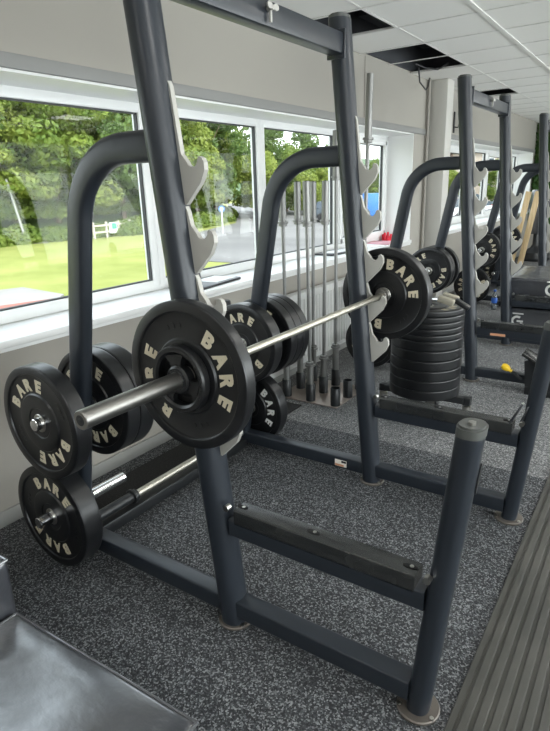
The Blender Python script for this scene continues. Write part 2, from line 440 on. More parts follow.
def plate(t, loc, ang=0, label='', group='bumper plates', tilt=None, lm='letter'):
    key = (t, lm); rot = tilt if tilt is not None else (0, -ang, 0)
    if key not in _pr:
        r = thing('bumper_plate', label, 'weight plate', loc, rot, group); plate_parts(r, t, lm); _pr[key] = r; return r
    return dup(_pr[key], loc, rot, label, group)

# ------------------------------------------------------------------ barbells
def barbell(total, sl, sr=.025, shr=.014, label='', group=None, sleeve_m='sleeve', shaft_m='shaft', ring=None, loc=(0, 0, 0), rot=(0, 0, 0)):
    b = thing('barbell', label, 'barbell', loc, rot, group)      # axis along local Z from 0 to total
    MB().tube((0, 0, sl-.01), (0, 0, total-sl+.01), shr).obj('shaft', M[shaft_m], b)
    for a, d in ((0, 1), (total, -1)):
        s = MB().tube((0, 0, a), (0, 0, a+d*(sl-.03)), sr, bev=.002, seg=28).obj('sleeve', M[sleeve_m], b)
        c = MB().tube((0, 0, a-d*.001), (0, 0, a+d*.004), .014, seg=20); c.tube((0, 0, a-d*.003), (0, 0, a), .006, seg=6)
        c.obj('end_cap', M['black_steel'], s)
        q = MB().tube((0, 0, a+d*(sl-.032)), (0, 0, a+d*(sl-.018)), .037, seg=28, bev=.002); q.tube((0, 0, a+d*(sl-.018)), (0, 0, a+d*sl), .029, seg=28, bev=.002)
        q.obj('collar', M[ring or sleeve_m], b)
    return b

# ------------------------------------------------------------------ squat rack
def up(z): return .003-.0945*z       # centre line of the leaning upright
def front(z): return .693+.0962*z
def leg_x(z): return -.612-.2*(1.35-z)
HOOKS = (1.575, 1.372, 1.170, .976, .772)
def arc_pts():
    # horizontal arm into sloping leg with a rounded corner
    zc_ = 1.640; A = Vector((up(zc_), zc_)); P = Vector((leg_x(zc_), zc_)); B = Vector((leg_x(.05), .05))
    d0 = (A-P).normalized(); d1 = (B-P).normalized(); ang = math.acos(max(-1, min(1, d0.dot(d1)))); R = .27; tl = R/math.tan(ang/2)
    p0, p1 = P+d0*tl, P+d1*tl; bis = (d0+d1).normalized(); c = P + bis*(R/math.sin(ang/2))
    a0 = math.atan2(p0.y-c.y, p0.x-c.x); a1 = math.atan2(p1.y-c.y, p1.x-c.x)
    while a1-a0 > PI: a1 -= 2*PI
    while a1-a0 < -PI: a1 += 2*PI
    return [A] + [Vector((c.x+R*math.cos(a0+(a1-a0)*k/14), c.y+R*math.sin(a0+(a1-a0)*k/14))) for k in range(15)] + [B]
def side_frame(root, y):
    u = MB().oval((0, y, .012), (up(2.2), y-(.016 if y == 0 else 0), 2.2), .047, .052, 2.3).obj('upright', M['tube'], root)
    c = MB().oval((up(2.2), y, 2.198), (up(2.215), y, 2.212), .045, .050, 2.3); c.oval((up(2.21), y, 2.21), (up(2.21), y, 2.218), .037, .042, 2.3); c.obj('end_cap', M['cap'], u)
    f = MB().oval((front(0.01), y, .012), (front(.925), y, .925), .034, .039, 2.4).obj('front_post', M['tube'], root)
    c = MB().oval((front(.922), y, .922), (front(.945), y, .945), .0355, .0405, 2.5); c.oval((front(.944), y, .944), (front(.951), y, .951), .030, .035, 2.5); c.obj('end_cap', M['cap'], f)
    MB().tube((front(.95), y-.006, .95), (front(.95), y-.006, .9575), .010, seg=6).obj('screw', M['steel'], f)
    s = MB(); s.prism([(math.cos(a)*.010, math.sin(a)*.045) for a in [2*PI*i/20 for i in range(20)]], lambda a, b, d: Vector((front(.80+b)+.0335+d, y+a+.012, .80+b)), -.004, .004)
    s.obj('slot', M['black_steel'], f)
    MB().sweep_xz([(-.905, .075), (.67, .075)], .034, .034, .007, y).obj('base_beam', M['tube'], root)
    MB().sweep_xz(arc_pts(), .047, .028, .022, y).obj('bent_leg', M['tube'], root)
    for xx in (0, .693):
        fp = MB().tube((xx, y, 0), (xx, y, .012), .064, seg=32, bev=.003).obj('foot_plate', M['foot'], root)
        for sx in (-1, 1): MB().tube((xx+.05*sx, y-.026, .011), (xx+.05*sx, y-.026, .017), .007, seg=6).obj('bolt', M['steel'], fp)
    # spotter rail: steel beam with a rubber wear strip on top
    r = MB().sweep_xz([(.02, .413), (.70, .411)], .032, .033, .006, y).obj('spotter_rail', M['tube'], root)
    wv = MB().sweep_xz([(.045, .458), (.672, .456)], .030, .033, .005, y); wv.obj('wear_strip', M['rail'], r)
    for xx in (.06, .335, .648):
        sl = MB(); sl.prism([(math.cos(a)*.022, math.sin(a)*.009) for a in [2*PI*i/20 for i in range(20)]], lambda a, b, d: Vector((xx+a, y+b, .4875-(xx-.05)*.003+d)), -.004, .0024)
        sl.obj('bolt_slot', M['slot'], r)
    for xx in (.06, .335, .648): MB().tube((xx+.004, y, .486), (xx+.004, y, .4905), .006, seg=10).obj('bolt', M['steel'], r)
    for xx, zz in ((.03, .50), (.712, .50)): MB().tube((xx, y-.055, zz), (xx, y-.035, zz), .011, seg=10).obj('bolt', M['steel'], r)
    # hook ladder: one plate per saddle, all in the plane of the side frame
    for n, hz in enumerate(HOOKS):
        top = hz+.235 if n == 0 else HOOKS[n-1]-.107
        bot = hz-.107
        E = lambda z, d: (up(z)+d, z)
        o = [E(bot, .0), E(bot, .052), E(hz-.045, .120), E(hz-.012, .139), E(hz+.008, .140), E(hz+.020, .135), E(hz+.0255, .125), E(hz+.020, .118), E(hz+.010, .116)]
        for k in range(1, 8):
            a = k/8*PI; o.append(E(hz+.012-.015*math.sin(a), .095+.0185*math.cos(a)))
        o += [E(hz+.012, .076), E(hz+.035, .058), E(top-.02, .052), E(top-.004, .046), E(top-.0015, .0)]
        MB().prism(o, lambda a, b, d: Vector((a, y+d, b)), -.0085, .0085).obj('bar_hook', M['hook'], root, 20)
    for z, s0 in ((.69, 1), (.237, 1)):
        x = leg_x(z)
        for sd in (-1, 1):
            L = .178 if (sd < 0) else .20
            h = MB().tube((x, y+sd*.034, z), (x, y+sd*(.036+L), z), .0245, bev=.003).obj('storage_horn', M['chrome'], root)
            MB().tube((x, y+sd*.034, z), (x, y+sd*.043, z), .036, bev=.002).obj('flange', M['tube'], h)
rack = thing('squat_rack', 'slate grey squat rack nearest the camera, loaded barbell across its hooks', 'squat rack', (0, 0, 0), (0, 0, 0), 'squat racks along the window wall')
side_frame(rack, 0); side_frame(rack, W)
cb = MB().box(up(2.09)-.036, up(2.09)+.036, .03, W-.03, 2.05, 2.136, .010).obj('top_crossbar', M['tube'], rack)
for yy, s in ((.05, 1), (W-.05, -1)): MB().box(up(2.09)-.044, up(2.09)+.044, yy-.006, yy+.006, 2.035, 2.15, .003).obj('flange', M['tube'], cb)
g = MB(); g.tube((up(2.09)+.036, .56, 2.104), (up(2.09)+.062, .56, 2.104), .008, seg=10)
for s in (-1, 1): g.prism([(math.cos(a)*.016+s*.019, math.sin(a)*.011+.004) for a in [2*PI*i/14 for i in range(14)]], lambda a, b, d: Vector((up(2.09)+.056+d, .56+a, 2.104+b)), 0, .006)
g.box(up(2.09)+.045, up(2.09)+.052, .555, .565, 2.06, 2.104)
g.obj('wing_screw', M['hook'], cb)
MB().box(-.875, -.805, .034, W-.034, .015, .072, .006).obj('rear_crossmember', M['black_steel'], rack)
rack2 = dup(rack, (0, PITCH, 0), None, 'slate grey squat rack second from the camera, behind the plate trolley')
rack3 = dup(rack, (0, 2*PITCH, 0), None, 'slate grey squat rack farthest away, beyond the vinyl boxes')
# details only one rack shows
s = MB().box(-.205, -.135, W-.0365, W-.0335, .054, .092, .001).obj('sticker', M['sticker'], rack); MB().box(-.203, -.15, W-.0372, W-.036, .056, .068).obj('sticker_print', M['sticker_o'], s, 0)
MB().box(-.165, -.137, W-.0372, W-.036, .078, .090).obj('sticker_print', M['black_steel'], s, 0)
s = MB().box(.12, .23, -.0375, -.0345, .388, .406).obj('sticker', M['sticker_o'], rack2, 0)
l = MB(); l.prism([(.655, .492), (.668, .492), (.712, .592), (.704, .594)], lambda a, b, d: Vector((a, W+d, b)), -.05, -.028); l.prism([(.70, .50), (.712, .50), (.735, .585), (.728, .585)], lambda a, b, d: Vector((a, W+d, b)), -.05, -.03)
l.obj('latch_plate', M['chrome'], rack)

# ------------------------------------------------------------------ loaded barbell on the nearest rack
BX, BZ, BY = .006, .991, -.535
barbell(2.2, .445, .025, .014, 'steel barbell resting in the hooks of the nearest squat rack', None, 'sleeve', 'shaft', None, (BX, BY, BZ), (-PI/2, 0, 0))
plate(.045, (BX, -.146, BZ), math.radians(15), 'black bumper plate with BARE lettering on near end of the racked barbell', 'plates on the racked barbell')
plate(.065, (BX, 1.286, BZ), math.radians(42), 'black bumper plate on the far end of the racked barbell', 'plates on the racked barbell')
# small grip plate in front
gp = thing('grip_plate', 'small black grip plate with three openings outside the near bumper plate', 'weight plate', (BX, -.186, BZ), (0, 0, 0))
rx = Matrix.Rotation(PI/2, 4, 'X')
b = MB(); b.lathe([(.078, -.014), (.098, -.014), (.101, -.010), (.101, .010), (.097, .016), (.085, .016), (.078, .010)], rx, 56, True)
b.lathe([(.0258, -.014), (.042, -.014), (.042, .012), (.036, .017), (.0258, .017)], rx, 40, True)
for k in range(3):
    a = math.radians(100+120*k); n = 8
    pts = [(.036, -.5), (.06, -.42), (.084, -.52), (.084, .52), (.06, .42), (.036, .5)]
    pr = [((r)*math.cos(a+t*.95), (r)*math.sin(a+t*.95)) for r, t in pts]
    b.prism(pr, lambda p, q, d: Vector((p, d, q)), -.008, .012)
b.obj('body', M['rubber'], gp, 30)
MB().lathe([(.0256, -.012), (.031, -.012), (.031, .019), (.0256, .019)], rx, 32, True).obj('hub_ring', M['black_steel'], gp)
bz = MB()
for k in range(12):
    a = math.radians(-40+k*7); c = Vector((.0895*math.cos(a), -.0162, .0895*math.sin(a)))
    if k % 4 != 3: bz.tube(c+Vector((0, .001, 0)), c-Vector((0, .001, 0)), .003, seg=6)
bz.obj('raised_mark', M['rubber'], gp)

# ------------------------------------------------------------------ plates on the storage horns
def hang(ry, side, z, specs, grp, d=.044, dz=0):
    """plates pushed onto a horn from the leg outwards; specs = (thickness, angle, label)"""
    x = leg_x(z)
    for t, a, lab in specs:
        plate(t, (x, ry+side*(d+t/2), z+dz), math.radians(a), lab, grp); d += t+.001
G1 = 'plates stored on the nearest rack'
hang(0, -1, .69, [(.065, 118, 'black bumper plate on the upper outer horn, at the left edge beside the window wall')], G1, .128, 0)
hang(0, -1, .237, [(.085, 78, 'black bumper plate on lower outer horn with chrome horn sticking out')], G1, .072)
hang(0, 1, .69, [(.065, 100, 'black bumper plate just inside the near leg, beneath the window sill'), (.08, 90, 'second black bumper plate inside the near leg, farther from the camera')], G1)
hang(W, -1, .69, [(.08, 100, 'black bumper plate facing us on the far leg of the nearest rack')], G1)
hang(W, 1, .69, [(.065, 100, 'first of three black bumper plates behind the far leg of the nearest rack'), (.065, 80, 'middle of three black bumper plates behind the far leg of the nearest rack'), (.065, 60, 'last of three black bumper plates behind the far leg, nearest the barbell holder')], G1)
plate(.08, (leg_x(.237), W+.09, .237), math.radians(8), 'black bumper plate with white lettering, low behind the far leg', G1, None, 'white_letter')
G2 = 'plates stored on the second rack'
hang(PITCH, -1, .69, [(.08, 30, 'black bumper plate hidden mostly behind the far end of the racked barbell')], G2)
hang(PITCH, -1, .237, [(.08, 60, 'low black bumper plate left of the plate trolley')], G2)
hang(PITCH+W, -1, .69, [(.065, 100, 'inner black bumper plate above the trolley stack'), (.065, -32, 'black bumper plate above the trolley stack with two BARE words showing')], G2)
hang(PITCH+W, 1, .69, [(.065, 60, 'black bumper plate behind the second rack far leg')], G2)
G3 = 'plates stored on the third rack'
hang(2*PITCH, -1, .69, [(.08, 10, 'black bumper plate seen between the second rack uprights, upper')], G3)
hang(2*PITCH, -1, .237, [(.08, -15, 'black bumper plate low between the second rack uprights, above the water bottle')], G3)
hang(2*PITCH+W, -1, .69, [(.08, 10, 'farthest black bumper plate, right of the second rack far upright')], G3)
hang(2*PITCH+W, 1, .237, [(.08, 20, 'farthest low black bumper plate behind the vinyl boxes')], G3)

# ------------------------------------------------------------------ bar lying on the rear crossmember and mat by the wall
barbell(1.08, .24, .025, .0185, 'barbell with black sleeves lying low behind the nearest rack', None, 'black_steel', 'shaft', 'black_steel', (-.84, .062, .1095), (-PI/2, 0, 0))
MB().tube((-.84, .305, .1095), (-.84, .315, .1095), .0205).obj('brass_ring', M['brass'], bpy.data.objects['barbell.001'])
tag(MB().box(-1.20, -.885, .06, 1.92, 0, .008, .003).obj('black_mat', M['black_mat'], None), 'thin black mat on the floor between nearest rack and window wall', 'mat')

# ------------------------------------------------------------------ floor barbell holder
hd = thing('barbell_holder', 'steel floor plate with black tubes holding upright barbells', 'barbell holder', (-.875, 2.225, 0))
MB().box(-.27, .235, -.235, .26, 0, .010, .003).obj('base_plate', M['plate_steel'], hd)
HX, HY = (-.205, 0, .205), (-.195, 0, .195)
for hx in HX:
    for hy in HY:
        MB().lathe([(.0305, 0), (.035, 0), (.035, .128), (.033, .131), (.0305, .131)], Matrix.Translation((hx, hy, .010)), 28, True).obj('tube', M['black_steel'], hd)
barnames = [(-1, -1, 'first short steel barbell in holder, partly behind the bent leg'), (-1, 0, 'second short barbell from the left in the floor holder'), (0, -1, 'third short barbell from the left, standing front of the holder'), (-1, 1, 'fourth short barbell, rear corner of the floor holder'), (0, 0, 'fifth short barbell, centre of the floor holder')]
sb = None
for i, j, lab in barnames:
    loc = (-.875+i*.205, 2.225+j*.195, .0137)
    rz = {(-1, -1): (0, .0, 0), (-1, 0): (0, 0, .4), (0, -1): (0, -.010, 0), (-1, 1): (0, .010, 0), (0, 0): (0, .014, 0)}[(i, j)]
    if sb is None: sb = barbell(1.53, .29, .0245, .0125, lab, 'short barbells standing in the floor holder', 'bar_white', 'bar_white', None, loc)
    else: dup(sb, loc, rz, lab)
barbell(1.86, .33, .0245, .0125, 'longer barbell standing beside the far upright in floor holder', 'tall barbells standing in the floor holder', 'bar_white', 'bar_white', None, (-.875, 2.42, .0137))
barbell(2.2, .43, .0245, .014, 'tallest barbell in the holder, its bright sleeve against the wall', 'tall barbells standing in the floor holder', 'bar_white', 'bar_white', None, (-.668, 2.42, .0150), (-.040, .0, 0))

# ------------------------------------------------------------------ plate trolley with its stack
TX, TY = -.07, 2.15
tr = thing('plate_trolley', 'low black wheeled trolley under the stack of bumper plates', 'plate trolley', (TX, TY, 0))
f = MB(); f.box(-.27, .27, -.03, .03, .15, .195, .006); f.box(-.03, .03, -.17, .17, .15, .195, .006)
f.obj('frame', M['black_steel'], tr)
MB().tube((0, 0, .19), (0, 0, .90), .0235).obj('centre_post', M['black_steel'], tr)
for k in range(4):
    a = k*PI/2; c = Vector((.285*math.cos(a), .15*math.sin(a), 0))
    e = MB().box(c.x-.025, c.x+.025, c.y-.025, c.y+.025, .145, .196, .004).obj('arm_end', M['black_steel'], tr)
    q = MB(); q.tube(c+Vector((0, 0, .10)), c+Vector((0, 0, .136)), .028)
    for s in (-1, 1): q.box(c.x-.02, c.x+.035, c.y+s*.022-.003, c.y+s*.022+.003, .035, .105, .002)
    cs = q.obj('caster', M['steel'], tr)
    MB().tube(c+Vector((.012, -.015, .045)), c+Vector((.012, .015, .045)), .045, bev=.005).obj('wheel', M['rubber'], cs)
    MB().tube(c+Vector((.012, -.017, .045)), c+Vector((.012, .017, .045)), .022).obj('wheel_hub', M['steel'], cs)
z = .197; order = ['bottom', 'second', 'third', 'fourth', 'fifth', 'sixth', 'seventh', 'eighth', 'ninth', 'tenth', 'topmost']
for k in range(11):
    t = .064 if k < 6 else .037
    lab = ('bottom bumper plate of the stack on the trolley' if k == 0 else 'topmost bumper plate of the trolley stack, a cable handle lying on it' if k == 10 else 'bumper plate in the trolley stack, %s from the bottom' % order[k])
    plate(t, (TX+random.uniform(-.0012, .0012), TY+random.uniform(-.0012, .0012), z+t/2), 0, lab, 'plates stacked on the trolley', (-PI/2, 0, random.random()*6)); z += t+.0005
# handle on top of the stack
ch = thing('cable_handle', 'chrome crossed cable handle with pale grips on top of the plate stack', 'cable attachment', (TX-.03, TY-.06, z), (0, 0, .05))
q = MB(); q.path([(-.17, -.06, .012), (0, 0, .03), (.15, .06, .06)], .010); q.path([(-.16, .08, .012), (0, .01, .045), (.15, -.05, .058)], .010); q.obj('frame', M['chrome'], ch)
for yy in (-.05, .06): MB().obox(Matrix.Translation((.17, yy, .055)) @ Matrix.Rotation(.25, 4, 'Y'), .10, .05, .04, .010).obj('grip', M['glove'], ch)
MB().obox(Matrix.Translation((.255, .0, .030)) @ Matrix.Rotation(.5, 4, 'Y'), .10, .05, .03, .010).obj('strap', M['black_steel'], ch)

# ------------------------------------------------------------------ ribbed mat on the right
r = MB(); x = .783
r.box(x, 2.4, -2.2, 3.2, 0, .006); r.box(x, x+.022, -2.2, 3.2, .005, .010, .002, 1)
xx = x+.03
while xx < 2.38:
    r.box(xx, xx+.026, -2.2, 3.2, .005, .0155, .003, 2); xx += .039
tag(r.obj('ribbed_mat', M['mat_rib'], None, 0), 'long ribbed grey rubber mat on the floor at the right', 'mat')

# ------------------------------------------------------------------ vinyl boxes
def logo(mtx, s, parent):
    q = MB()
    n = 20
    def P(u, v, d): return mtx @ Vector((u*s, v*s, d))
    a0, a1 = math.radians(55), math.radians(345)
    for i in range(n):
        t0, t1 = a0+(a1-a0)*i/n, a0+(a1-a0)*(i+1)/n
        q.prism([(.5*math.cos(t0), .5*math.sin(t0)), (.5*math.cos(t1), .5*math.sin(t1)), (.3*math.cos(t1), .3*math.sin(t1)), (.3*math.cos(t0), .3*math.sin(t0))], P, 0, .002)
    q.prism([(-.02, -.07), (.5, -.07), (.5, .09), (-.02, .09)], P, 0, .002)
    q.prism([(-.42, .62), (.5, .62), (.46, .74), (-.42, .74)], P, 0, .002)
    return q.obj('logo', M['logo'], parent, 0)
def vinyl_box(label, loc, rz, sx, sy, sz, logos=(), group=None):
    b = thing('soft_plyo_box', label, 'vinyl box', loc, (0, 0, rz), group)
    m = MB(); m.box(-sx/2, sx/2, -sy/2, sy/2, 0, sz, .018, 3)
    bmesh.ops.subdivide_edges(m.bm, edges=[e for e in m.bm.edges if e.calc_length() > .2], cuts=12, use_grid_fill=True)
    for v in m.bm.verts:
        n = v.normal if v.normal.length else Vector((0, 0, 1))
        if abs(v.co.x) < sx/2-.02 and abs(v.co.y) < sy/2-.02 and v.co.z > sz-.01:
            v.co.z += .006*math.sin(v.co.x*17+v.co.y*9)*math.sin(v.co.y*13+1)+random.uniform(-.0025, .0025)
    m.obj('cover', M['vinyl'], b, 60)
    p = MB()
    for za in (sz-.004,):
        pts = [(-sx/2+.004, -sy/2+.004, za), (sx/2-.004, -sy/2+.004, za), (sx/2-.004, sy/2-.004, za), (-sx/2+.004, sy/2-.004, za)]
        for i in range(4): p.tube(pts[i], pts[(i+1) % 4], .0045, seg=8)
    p.obj('piping', M['vinyl'], b)
    for mt, s in logos: logo(mt, s, b)
    return b
R90 = Matrix.Rotation(PI/2, 4, 'X')
vinyl_box('low black vinyl plyo box with shiny wrinkled top, nearest the camera', (-.0, -1.03, 0), .025, .72, .90, .30)
bx = vinyl_box('taller black vinyl box cut off by the left edge of the photo', (-.745, -.985, 0), .025, .74, .80, .475,
          [(Matrix.Translation((.3715, .318, .37)) @ Matrix.Rotation(PI/2, 4, 'Z') @ R90, .045)])
FY = 4.42
vinyl_box('black vinyl box on the floor behind the second rack rail, white round logo', (.36, FY+.45, 0), .0, .92, .90, .325,
          [(Matrix.Translation((-.313, -.4515, .20)) @ R90, .11)])
vinyl_box('upper black vinyl box stacked on another behind the second rack', (.37, FY+.46, .335), .04, .90, .90, .285,
          [(Matrix.Translation((-.07, -.4515, .185)) @ R90, .11)])

# ------------------------------------------------------------------ footrest with yellow knob
fr = thing('pedal_block', 'black angled foot block with yellow pull knob by the second rack', 'foot block', (.44, 2.94, 0))
MB().box(-.02, .30, -.02, .05, 0, .06, .005).obj('base', M['black_steel'], fr)
MB().prism([(-.04, .06), (.30, .06), (.30, .12), (-.02, .27), (-.06, .25)], lambda a, b, d: Vector((a+.02, d, b-.0)), -.015, .045).obj('bracket', M['black_steel'], fr)
MB().obox(Matrix.Translation((.08, .01, .245)) @ Matrix.Rotation(.50, 4, 'Y'), .30, .16, .025, .006).obj('foot_board', M['rail'], fr)
kn = MB().path([(-.05, 0, .105), (-.10, 0, .14), (-.135, 0, .168)], .012).obj('pull_rod', M['black_steel'], fr)
MB().lathe([(.001, -.032), (.016, -.030), (.025, -.018), (.027, 0), (.022, .02), (.014, .03), (.012, .05), (.001, .051)], Matrix.Translation((-.165, 0, .18)) @ Matrix.Rotation(2.05, 4, 'Y'), 24).obj('knob', M['yellow'], fr)

# ------------------------------------------------------------------ radiator, sill items, small things
ra = thing('radiator', 'white panel radiator under the window behind the barbell holder', 'radiator', (XW+.025, 3.05, .12))
p = MB(); p.box(.03, .05, -1.35, 1.35, 0, .58, .008); p.box(.085, .10, -1.35, 1.35, 0, .58, .008)
for i in range(53): p.box(.098, .108, -1.30+i*.05-.016, -1.30+i*.05+.016, .04, .54, .006, 1)
p.obj('panel', M['rad'], ra)
g = MB(); g.box(.03, .102, -1.352, 1.352, .578, .588); g.obj('top_grille', M['rad'], ra)
v = MB().tube((.07, -1.46, .565), (.07, -1.36, .565), .014).obj('valve', M['steel'], ra)
MB().tube((.07, -1.50, .60), (.07, -1.50, .69), .030, bev=.006).obj('valve_head', M['tray'], v)
MB().tube((.07, -1.50, -.12), (.07, -1.50, .60), .009).obj('pipe', M['rad'], ra)
for yy in (-1.1, 1.1): MB().box(-.02, .035, yy-.02, yy+.02, .1, .5).obj('bracket', M['rad'], ra)

ty = thing('clipboard', 'black clipboard tray with white sheet on the sill behind the near upright', 'clipboard', (-1.49, 1.66, .884), (0, 0, .12))
MB().box(-.13, .13, -.26, .26, 0, .018, .006).obj('board', M['tray'], ty); MB().box(-.085, .10, -.02, .235, .018, .0205).obj('sheet', M['paper'], ty, 0)
t2 = thing('phone_case', 'dark folder lying on the sill behind the standing barbells', 'folder', (-1.50, 3.68, .884), (0, 0, -.08))
MB().box(-.11, .10, -.30, .28, 0, .016, .006).obj('cover', M['tray'], t2); MB().box(-.07, .07, -.22, .20, .016, .019).obj('sheet', M['paper'], t2, 0)
t2.name = 'folder'
mg = tag(MB().box(-.12, .12, -.17, .17, 0, .012, .003).obj('magazine', M['pink'], None), 'open pink magazine on the sill left of the second rack leg', 'magazine'); mg.location = (-1.50, 4.62, .884); mg.rotation_euler = (0, 0, .3)
m2 = tag(MB().box(-.11, .11, -.15, .15, 0, .010, .003).obj('leaflet', M['paper'], None), 'white leaflet on the sill beside the pink magazine', 'leaflet'); m2.location = (-1.47, 4.25, .884); m2.rotation_euler = (0, 0, -.2)
rc = MB()
for k in range(7):
    a = k*.9; rc.tube((.03*math.cos(a)*1.3, .03*math.sin(a), 0), (.05*math.cos(a), .05*math.sin(a), .05+.02*(k % 3)), .022, .012, 10)
rc = tag(rc.obj('red_cloth', M['red'], None), 'crumpled red cloth in the sill corner by the white window reveal', 'cloth'); rc.location = (-1.55, 4.95, .884)

wb = thing('water_bottle', 'clear plastic water bottle with blue label standing on the floor', 'water bottle', (-.49, 5.80, 0))
MB().lathe([(.001, 0), (.03, .001), (.034, .008), (.034, .06), (.032, .065), (.034, .07), (.034, .15), (.028, .185), (.013, .21), (.013, .235), (.001, .236)], Matrix(), 28).obj('bottle', M['clear'], wb)
MB().lathe([(.0345, .085), (.0352, .087), (.0352, .145), (.0345, .147)], Matrix(), 28, True).obj('label_band', M['label_blue'], wb)
MB().tube((0, 0, .225), (0, 0, .245), .0155, bev=.002).obj('cap', M['label_blue'], wb)
# loose kettle-like clutter behind the bottle
for k, (x, y, lab) in enumerate(((-.45, 5.98, 'dark wrap strap bundle on the floor left of the water bottle'), (-.27, 6.02, 'pale grey towel heap on the floor behind the water bottle'))):
    q = MB()
    for j in range(9):
        a = j*.8+k; q.path([(.07*math.cos(a), .05*math.sin(a), .02+.008*j), (.05*math.cos(a+1), .07*math.sin(a+1), .035+.009*j), (.08*math.cos(a+2), .03*math.sin(a+2), .02+.008*j)], .018, 8)
    o = tag(q.obj('strap_bundle' if k == 0 else 'towel', M['tray'] if k == 0 else M['paper'], None), lab, 'strap' if k == 0 else 'towel'); o.location = (x, y, 0)

# far end of the room
def leafpatch(n, fn, size, m, name, parent=None, seed=1):
    rnd = random.Random(seed); verts = []; faces = []
    for i in range(n):
        c, nrm = fn(rnd); s = size*rnd.uniform(.6, 1.3)
        a = Vector((rnd.uniform(-1, 1), rnd.uniform(-1, 1), rnd.uniform(-1, 1)))
        nn = (nrm+a*.8).normalized(); t1 = nn.orthogonal().normalized(); t1 = Matrix.Rotation(rnd.random()*6.28, 3, nn) @ t1; t2 = nn.cross(t1)
        k = len(verts)
        verts += [c-t1*s, c+t2*s*.55+nn*s*.12, c+t1*s, c-t2*s*.55+nn*s*.12]; faces.append((k, k+1, k+2, k+3))
    me = bpy.data.meshes.new(name); me.from_pydata(verts, [], faces); me.materials.append(m)
    o = bpy.data.objects.new(name, me); C.objects.link(o)
    if parent: o.parent = parent
    return o
gw = thing('foliage_panel', 'dark green artificial ivy panel on the far end wall', 'foliage panel', (-.75, YF-.02, 1.4))
MB().box(-.55, .9, -.04, 0, -.9, 1.18).obj('backing', M['leaf_c'], gw, 0)
leafpatch(2600, lambda r: (Vector((r.uniform(-.55, .9), -.05-r.random()*.08, r.uniform(-.9, 1.18))), Vector((0, -1, .2))), .05, M['ivy'], 'ivy', gw, 5)
for k, x in enumerate((-1.19, -1.03)):
    p = thing('plywood_plank', ['pale plywood plank propped at the far end, nearer the windows', 'pale plywood plank propped at the far end, farther from the windows'][k], 'plank', (x, 10.0, 0))
    MB().obox(Matrix.Translation((.085, .05, .655)) @ Matrix.Rotation(.13, 4, 'Y') @ Matrix.Rotation(-.08, 4, 'X'), .10, .025, 1.31, .004).obj('board', M['ply'], p)
pb = thing('punch_bag', 'black floor-standing punch bag behind the plywood planks at the far end', 'punch bag', (-.92, 10.75, 0))
MB().lathe([(.001, 0), (.26, 0), (.28, .05), (.25, .16), (.1, .24), (.06, .3), (.06, .55), (.001, .55)], Matrix(), 32).obj('base', M['black_steel'], pb)
MB().lathe([(.001, .5), (.15, .51), (.18, .56), (.18, 1.25), (.15, 1.32), (.001, 1.33)], Matrix(), 32).obj('bag', M['vinyl'], pb)

# ceiling cables and small wall hook
cbm = MB()
cbm.path([(-1.18, 4.75, 2.62), (-1.2, 4.85, 2.50), (-1.18, 4.98, 2.44), (-1.2, 5.1, 2.48), (-1.22, 5.2, 2.58)], .008)
cbm.path([(-1.16, 4.6, 2.63), (-1.1, 4.72, 2.60), (-1.0, 4.8, 2.585), (-.9, 4.82, 2.63)], .008)
tag(cbm.obj('loose_cable', M['cable'], None), 'black loose cables drooping from the open ceiling tiles by the column', 'cable')
wh = thing('wall_hook', 'small black hook fixed to the wall beyond the column', 'hook', (XW, 6.45, 2.2))
MB().box(0, .015, -.02, .02, -.09, .16, .003).obj('back_plate', M['cable'], wh); MB().path([(.012, 0, -.02), (.06, 0, -.03), (.07, 0, .01)], .008).obj('peg', M['cable'], wh)

# ------------------------------------------------------------------ outside
struct(MB().box(-140, XW-.41, -60, 160, GZ-.4, GZ).obj('lawn', M['grass'], None, 0))
def flat(name, pts, m, z):
    return struct(MB().prism(pts, lambda a, b, d: Vector((a, b, d)), GZ, GZ+z).obj(name, m, None, 0))
flat('car_park', [(-9.6, 13.3), (-12.6, 13.2), (-20.6, 22.5), (-24, 31), (-60, 75), (-30, 140), (30, 140), (4, 40), (-1.8, 17), (-6, 14.4)], M['asphalt'], .02)
flat('path', [(XW-.42, -8), (XW-.42, 13.0), (-5.5, 13.2), (-6.2, 4), (-6.0, -8)], M['paving'], .01)  # unseen pale strip, added to bounce neutral light onto the window soffit
flat('paved_patch', [(-8.2, 4.0), (-10.6, 6.9), (-12.6, 7.1), (-13.6, 4.2), (-12.5, 0), (-6, -2)], M['paving'], .03)
flat('curb_strip', [(-9.7, 4.4), (-9.45, 6.5), (-10.1, 6.9), (-10.6, 5.3), (-11.3, 2), (-10.3, 2)], M['curb'], .05)
flat('earth_bank_path', [(-28, 12), (-26, 14.8), (-24.5, 16.2), (-24.9, 16.4), (-27.5, 15), (-30, 12)], M['asphalt'], .03)
